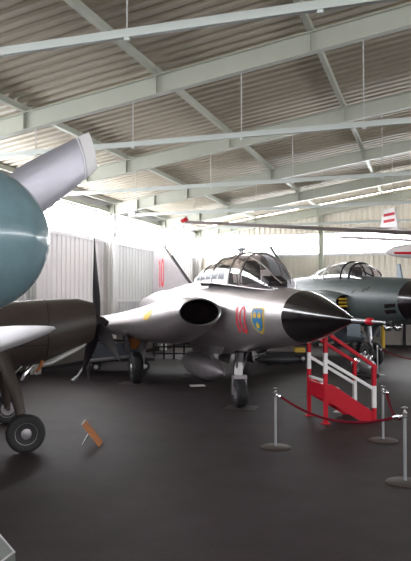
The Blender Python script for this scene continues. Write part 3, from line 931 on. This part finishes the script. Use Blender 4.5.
# local: x runs down the stairs, y towards the far side
posts = {(0, 0): 1.47, (0, wid): 1.42, (run, 0): .98, (run, wid): .98}
def post(x, y, h, segs):
    o = None
    for z0, z1, mm in segs:
        mb = MB().box((x, y, (z0 + z1) / 2), (.066, .066, z1 - z0))
        q = mb.build('post' if o is None else 'post_band', mm, st if o is None else o, 0, .008)
        if o is None:
            o = q
    MB().box((x, y, .008), (.14, .12, .016)).build('foot_plate', M_RED, o, 0)
for y, dz in ((0, 0), (wid, -.05)):
    post(0, y, 1.47, [(0.0, .85, M_RED), (.85, 1.20 + dz, M_WHITE), (1.20 + dz, 1.56 + dz, M_RED)])
for y in (0, wid):
    post(run, y, .98, [(0, .24, M_RED), (.24, .62, M_WHITE), (.62, .96, M_RED)])
for y in (0, wid):
    MB().bar((-.02, y, 1.57 if y == 0 else 1.52), (run + .05, y, .93), .05, .06).build('handrail', M_RED, st, 0, .01)
    MB().bar((0, y, 1.08), (run, y, .56), .04, .055).build('mid_rail', M_WHITE, st, 0, .01)
    MB().prism([(0, .66), (.12, .66), (run + .03, .14), (run + .03, .0), (run - .22, .0), (0, .40)], .03, lambda u, v, t, y=y: Vector((u, y + t, v))).build('stringer', M_RED, st, 0)
MB().bar((0, 0, 1.56), (0, wid, 1.51), .05, .05).build('handrail', M_RED, st, 0, .01)
MB().bar((0, 0, .72), (0, wid, .72), .04, .04).build('mid_rail', M_WHITE, st, 0, .01)
MB().box((.0, wid / 2, .53), (.03, wid, .25)).build('landing_board', M_RED, st, 0)
for k in range(3):
    MB().box((.14 + k * .27, wid / 2, .58 - k * .18), (.25, wid - .04, .03)).build('tread', M_GREYM, st, 0)

# ------------------------------------------------------------------ stanchions and ropes
def stanchion(lat, dep, h, label):
    e = empty('rope_stanchion', W(lat, dep), 0, label, 'stanchion', 'rope stanchions')
    MB().lathe([(.0, 0), (.215, 0), (.22, .010), (.20, .020), (.05, .030), (.0, .034)], n=32).build('base', M_PLATE, e, 40)
    MB().lathe([(.019, .02), (.019, h - .06)], n=16).build('pole', M_GREYM, e, 40)
    MB().lathe([(.019, h - .13), (.032, h - .125), (.032, h - .07), (.022, h - .06), (.02, h - .035), (.034, h - .03), (.036, h - .012), (.02, h), (.0, h + .002)], n=20).build('finial', M_CHROME, e, 40)
    return e
s1 = (.997, 9.32)
s2 = (2.65, 9.76)
s3 = (2.294, 7.53)
s4 = (4.80, 18.2)
stanchion(*s1, .85, 'chrome rope stanchion standing alone left of the red stairs')
stanchion(*s2, .82, 'chrome rope stanchion right of the red stairs foot')
stanchion(*s3, .87, 'nearest chrome rope stanchion at the right edge')
stanchion(*s4, .86, 'far chrome rope stanchion beside the grey jet nose wheel')
def rope(a, b, sag, label, r=.017):
    pts = []
    for i in range(21):
        f = i / 20
        p = a.lerp(b, f)
        p.z -= sag * 4 * f * (1 - f)
        pts.append(p)
    o = MB().tube(pts, r, 10).build('barrier_rope', M_ROPE, None, 60)
    tag(o, label, 'rope', 'barrier ropes')
    for k, (p, q) in enumerate(((pts[0], pts[1]), (pts[-1], pts[-2]))):
        d = (q - p).normalized()
        MB().tube([p - d * .01, p + d * .02, p + d * .07, p + d * .075], [.02, .028, .028, .018], 10).build('rope_hook', M_CHROME, o)
    return o
h1 = W(s1[0] + .04, s1[1] - .02, .75)
h3 = W(s3[0] - .06, s3[1] + .03, .755)
rope(h1, h3, .20, 'dark red rope sagging in front of the red stairs')
h2 = W(s2[0] + .05, s2[1] - .03, .73)
rope(h2, W(s3[0] - .0, s3[1] + .07, .745), .16, 'short dark red rope between the two right-hand stanchions')
stanchion(6.6, 16.6, .86, 'chrome rope stanchion out past the right edge of the view')
rope(W(s4[0] + .05, s4[1] - .04, .74), W(6.55, 16.64, .74), .24, 'far dark red rope under the grey jet nose')

# ------------------------------------------------------------------ small things on the floor
sg = empty('leaning_board', W(-1.745, 9.5), R(3) + A0, 'small orange wooden board propped up on a metal leg', 'sign board')
MB().box((.10, 0, .165), (.042, .26, .40), Matrix.Rotation(R(-38), 3, 'Y')).build('board', M_WOOD, sg, 0, .004)
MB().box((-.025, 0, .325), (.036, .265, .022), Matrix.Rotation(R(-38), 3, 'Y')).build('edge_strip', M_PAPER, sg, 0)
MB().tube([(.06, -.05, .18), (-.035, -.05, .01)], .012, 8).build('prop_leg', M_CHROME, sg)

e1 = Vector((-.54, .84, 0)); e2 = Vector((-.25, -.97, 0))
pc = Vector((-1.25, 4.30, 0)) + (e1 + e2).normalized() * .62
pl = empty('display_plinth', W(pc.x, pc.y), 0, 'grey octagonal display plinth at the bottom left corner', 'plinth')
a_ = math.atan2(4.30 - pc.y, -1.25 - pc.x) + A0
def octa(r, z):
    return [Vector((r * math.cos(a_ + 2 * PI * k / 8), r * math.sin(a_ + 2 * PI * k / 8), z)) for k in range(8)]
MB().loft([octa(.65, 0), octa(.625, .45)]).build('base', M_PLINTH, pl, 0)
MB().loft([octa(.626, .447), octa(.629, .452), octa(.624, .456), octa(.612, .456)], False, False).build('edge_trim', M_ALU_D, pl, 0)

def plate(name, lat, dep, sx, sy, rz, m, label, cat, th=.01):
    o = MB().box((0, 0, th / 2), (sx, sy, th)).build(name, m, None, 0)
    o.location = W(lat, dep)
    o.rotation_euler = (0, 0, rz + A0)
    return tag(o, label, cat)
plate('floor_plate', .70, 12.75, .62, .55, R(-15), M_PLATE, 'thin brown steel plate under the delta jet nose wheel', 'plate', .006)
plate('floor_plate', -1.80, 16.45, .75, .6, R(-15), M_PLATE, 'thin brown steel plate under the right main wheel of the delta jet', 'plate', .006)
plate('floor_card', -.20, 16.0, .36, .32, R(10), M_PAPER, 'white card lying on the floor below the drop tank', 'card')
plate('floor_card', 2.58, 12.35, .24, .4, R(-25), M_PAPER, 'white card lying on the floor under the red stairs', 'card')

# yellow post by the back wall
py_ = MB()
q = W(7.82, 28.7)
py_.tube([q, q + Vector((0, 0, 2.3))], .085, 16)
tag(py_.build('yellow_post', M_YEL), 'thick yellow post standing below the grey jet nose', 'post')

# engine on show
en = empty('display_engine', W(4.30, 17.75), R(-72) + A0, 'silver aero engine on a low stand behind the red stairs', 'engine')
MB().lathe([(.05, -.45), (.16, -.4), (.20, -.1), (.22, .2), (.15, .35), (.03, .42)], (0, 0, .30), (1, .0, 0), 24).build('casing', M_GREYM, en, 40)
for k in range(7):
    a2 = 2 * PI * k / 7
    MB().lathe([(.07, .14), (.07, .22), (.085, .23), (.085, .25), (.07, .26), (.07, .28), (.085, .29), (.05, .33)], (.05, 0, .34), (0, math.cos(a2), math.sin(a2)), 14).build('cylinder', M_CHROME if k % 2 else M_GREYM, en, 30)
MB().box((0, .25, .06), (.7, .05, .06)).box((0, -.25, .06), (.7, .05, .06)).box((.3, 0, .09), (.05, .55, .06)).box((-.3, 0, .09), (.05, .55, .06)).box((.3, .2, .05), (.1, .1, .1)).box((-.3, -.2, .05), (.1, .1, .1)).build('stand', M_DARK, en, 0)

# trolley behind the silver jet
def trolley(lat, dep, rz, label, col_m, L=1.3, Wd=.7, hgt=.32):
    e = empty('equipment_trolley', W(lat, dep), rz + A0, label, 'trolley')
    MB().box((0, 0, hgt), (L, Wd, .08)).build('deck', M_DARK, e, 0, .01)
    for x in (-L * .36, L * .36):
        for y in (-Wd * .42, Wd * .42):
            wheel(e, (x, y, .14), (0, 1, 0), .135, .09, M_GREYM, 'wheel')
    for x in (-L * .36, L * .36):
        MB().bar((x, -Wd * .42, .14), (x, Wd * .42, .14), .05, .05).box((x, 0, .22), (.06, .2, .16)).build('axle', M_DARK, e, 0)
    return e
tr = trolley(-2.55, 19.6, R(8), 'blue-grey equipment trolley under the delta jet wing beside the brown propeller', M_SLATE, 2.0, .9, .34)
MB().prism([(-.8, .38), (.75, .38), (.62, .78), (-.8, .85)], .7, lambda u, v, t: Vector((u, t, v))).build('equipment_box', M_SLATE, tr, 0)
MB().bar((-.85, 0, .92), (.55, 0, .86), .5, .05).build('box_lid', M_DARK, tr, 0)
tw = MB()
tw.tube([W(-3.05, 16.9, .52), W(-1.75, 17.6, .60)], .045, 10)
tw.tube([W(-3.05, 16.9, .52), W(-3.3, 16.75, .12)], .03, 8)
tw.tube([W(-1.75, 17.6, .6), W(-1.7, 17.65, .03)], .03, 8)
tw.tube([W(-3.1, 17.3, .03), W(-3.05, 16.9, .52)], .03, 8)
tw.tube([W(-3.4, 16.7, .03), W(-3.3, 16.75, .12)], .05, 8)
tag(tw.build('tow_bar', M_GREYM), 'grey steel tow bar propped before the delta jet main wheel', 'tow bar')

rk = empty('steel_rack', W(-.95, 23.4), R(0) + A0, 'low dark steel rack on the floor behind the drop tank', 'rack')
for z in (.18, .42, .62):
    MB().box((0, 0, z), (1.9, .06, .05)).build('rail', M_DARK, rk, 0)
for k in range(6):
    MB().box((-.9 + k * .36, 0, .34), (.06, .08, .68)).box((-.9 + k * .36, 0, .015), (.08, .4, .03)).build('upright', M_DARK, rk, 0)

t2 = trolley(2.75, 22.2, R(4), 'low dark trolley with small yellow unit on the floor between the two jets', M_DARK, 1.4, .8, .28)
MB().box((.45, 0, .40), (.35, .3, .17)).build('yellow_unit', M_YEL, t2, 0, .03)
MB().tube([(-.7, 0, .3), (-1.2, 0, .16), (-1.3, 0, .05)], .03, 8).build('draw_bar', M_GREYM, t2)
tn = empty('ground_tank', W(2.35, 21.2), R(2) + A0, 'dark grey drop tank lying on the floor behind the delta jet nose gear', 'tank')
MB().lathe([(.02, -.75), (.1, -.6), (.14, -.2), (.14, .3), (.09, .6), (.02, .75)], (0, 0, .17), (1, 0, 0), 20).build('shell', M_DARKG, tn, 50)
MB().box((-.3, 0, .02), (.1, .4, .04)).box((.3, 0, .02), (.1, .4, .04)).build('cradle', M_DARK, tn, 0)

# ------------------------------------------------------------------ light: an overcast sky through the window bands
wd_ = bpy.data.worlds.new('overcast')
S_.world = wd_
wd_.use_nodes = True
bg = wd_.node_tree.nodes['Background']
bg.inputs['Color'].default_value = (0.97, 0.98, 1.0, 1)
bg.inputs['Strength'].default_value = 14.0


def portal(name, loc, rot, sx, sy):
    l = bpy.data.lights.new(name, 'AREA')
    l.shape = 'RECTANGLE'
    l.size, l.size_y = sx, sy
    l.cycles.is_portal = True
    o = bpy.data.objects.new(name, l)
    COL.objects.link(o)
    o.location = loc
    o.rotation_euler = rot


zc = (WZ0 + WZ1) / 2
portal('window_portal_left', (XW + .02, (Y0 + Y1) / 2, zc), (0, R(-90), 0), WZ1 - WZ0, Y1 - Y0)
portal('window_portal_right', (XE - .02, (Y0 + Y1) / 2, zc), (0, R(90), 0), WZ1 - WZ0, Y1 - Y0)
portal('window_portal_back', ((XW + XE) / 2, Y1 - .02, zc), (R(-90), 0, 0), XE - XW, WZ1 - WZ0)
portal('window_portal_front', ((XW + XE) / 2, Y0 + .02, zc), (R(90), 0, 0), XE - XW, WZ1 - WZ0)

# ------------------------------------------------------------------ camera
cd = bpy.data.cameras.new('camera')
cd.sensor_fit = 'AUTO'
cd.sensor_width = 36.0
cd.lens = 36.0 * F_PX / 561.0
cd.clip_end = 200
cam = bpy.data.objects.new('camera', cd)
COL.objects.link(cam)
cam.location = (0, 0, CAM_H)
cam.rotation_euler = (R(90) + math.atan2(19.5, F_PX), 0, A0)
S_.camera = cam

S_.view_settings.view_transform = 'Standard'
S_.view_settings.look = 'None'
S_.view_settings.exposure = 0.85
S_.view_settings.gamma = 1.0
S_.view_settings.use_curve_mapping = False
S_.cycles.max_bounces = 10
S_.cycles.diffuse_bounces = 6
S_.cycles.transparent_max_bounces = 12
S_.cycles.sample_clamp_indirect = 12
S_.cycles.use_denoising = True
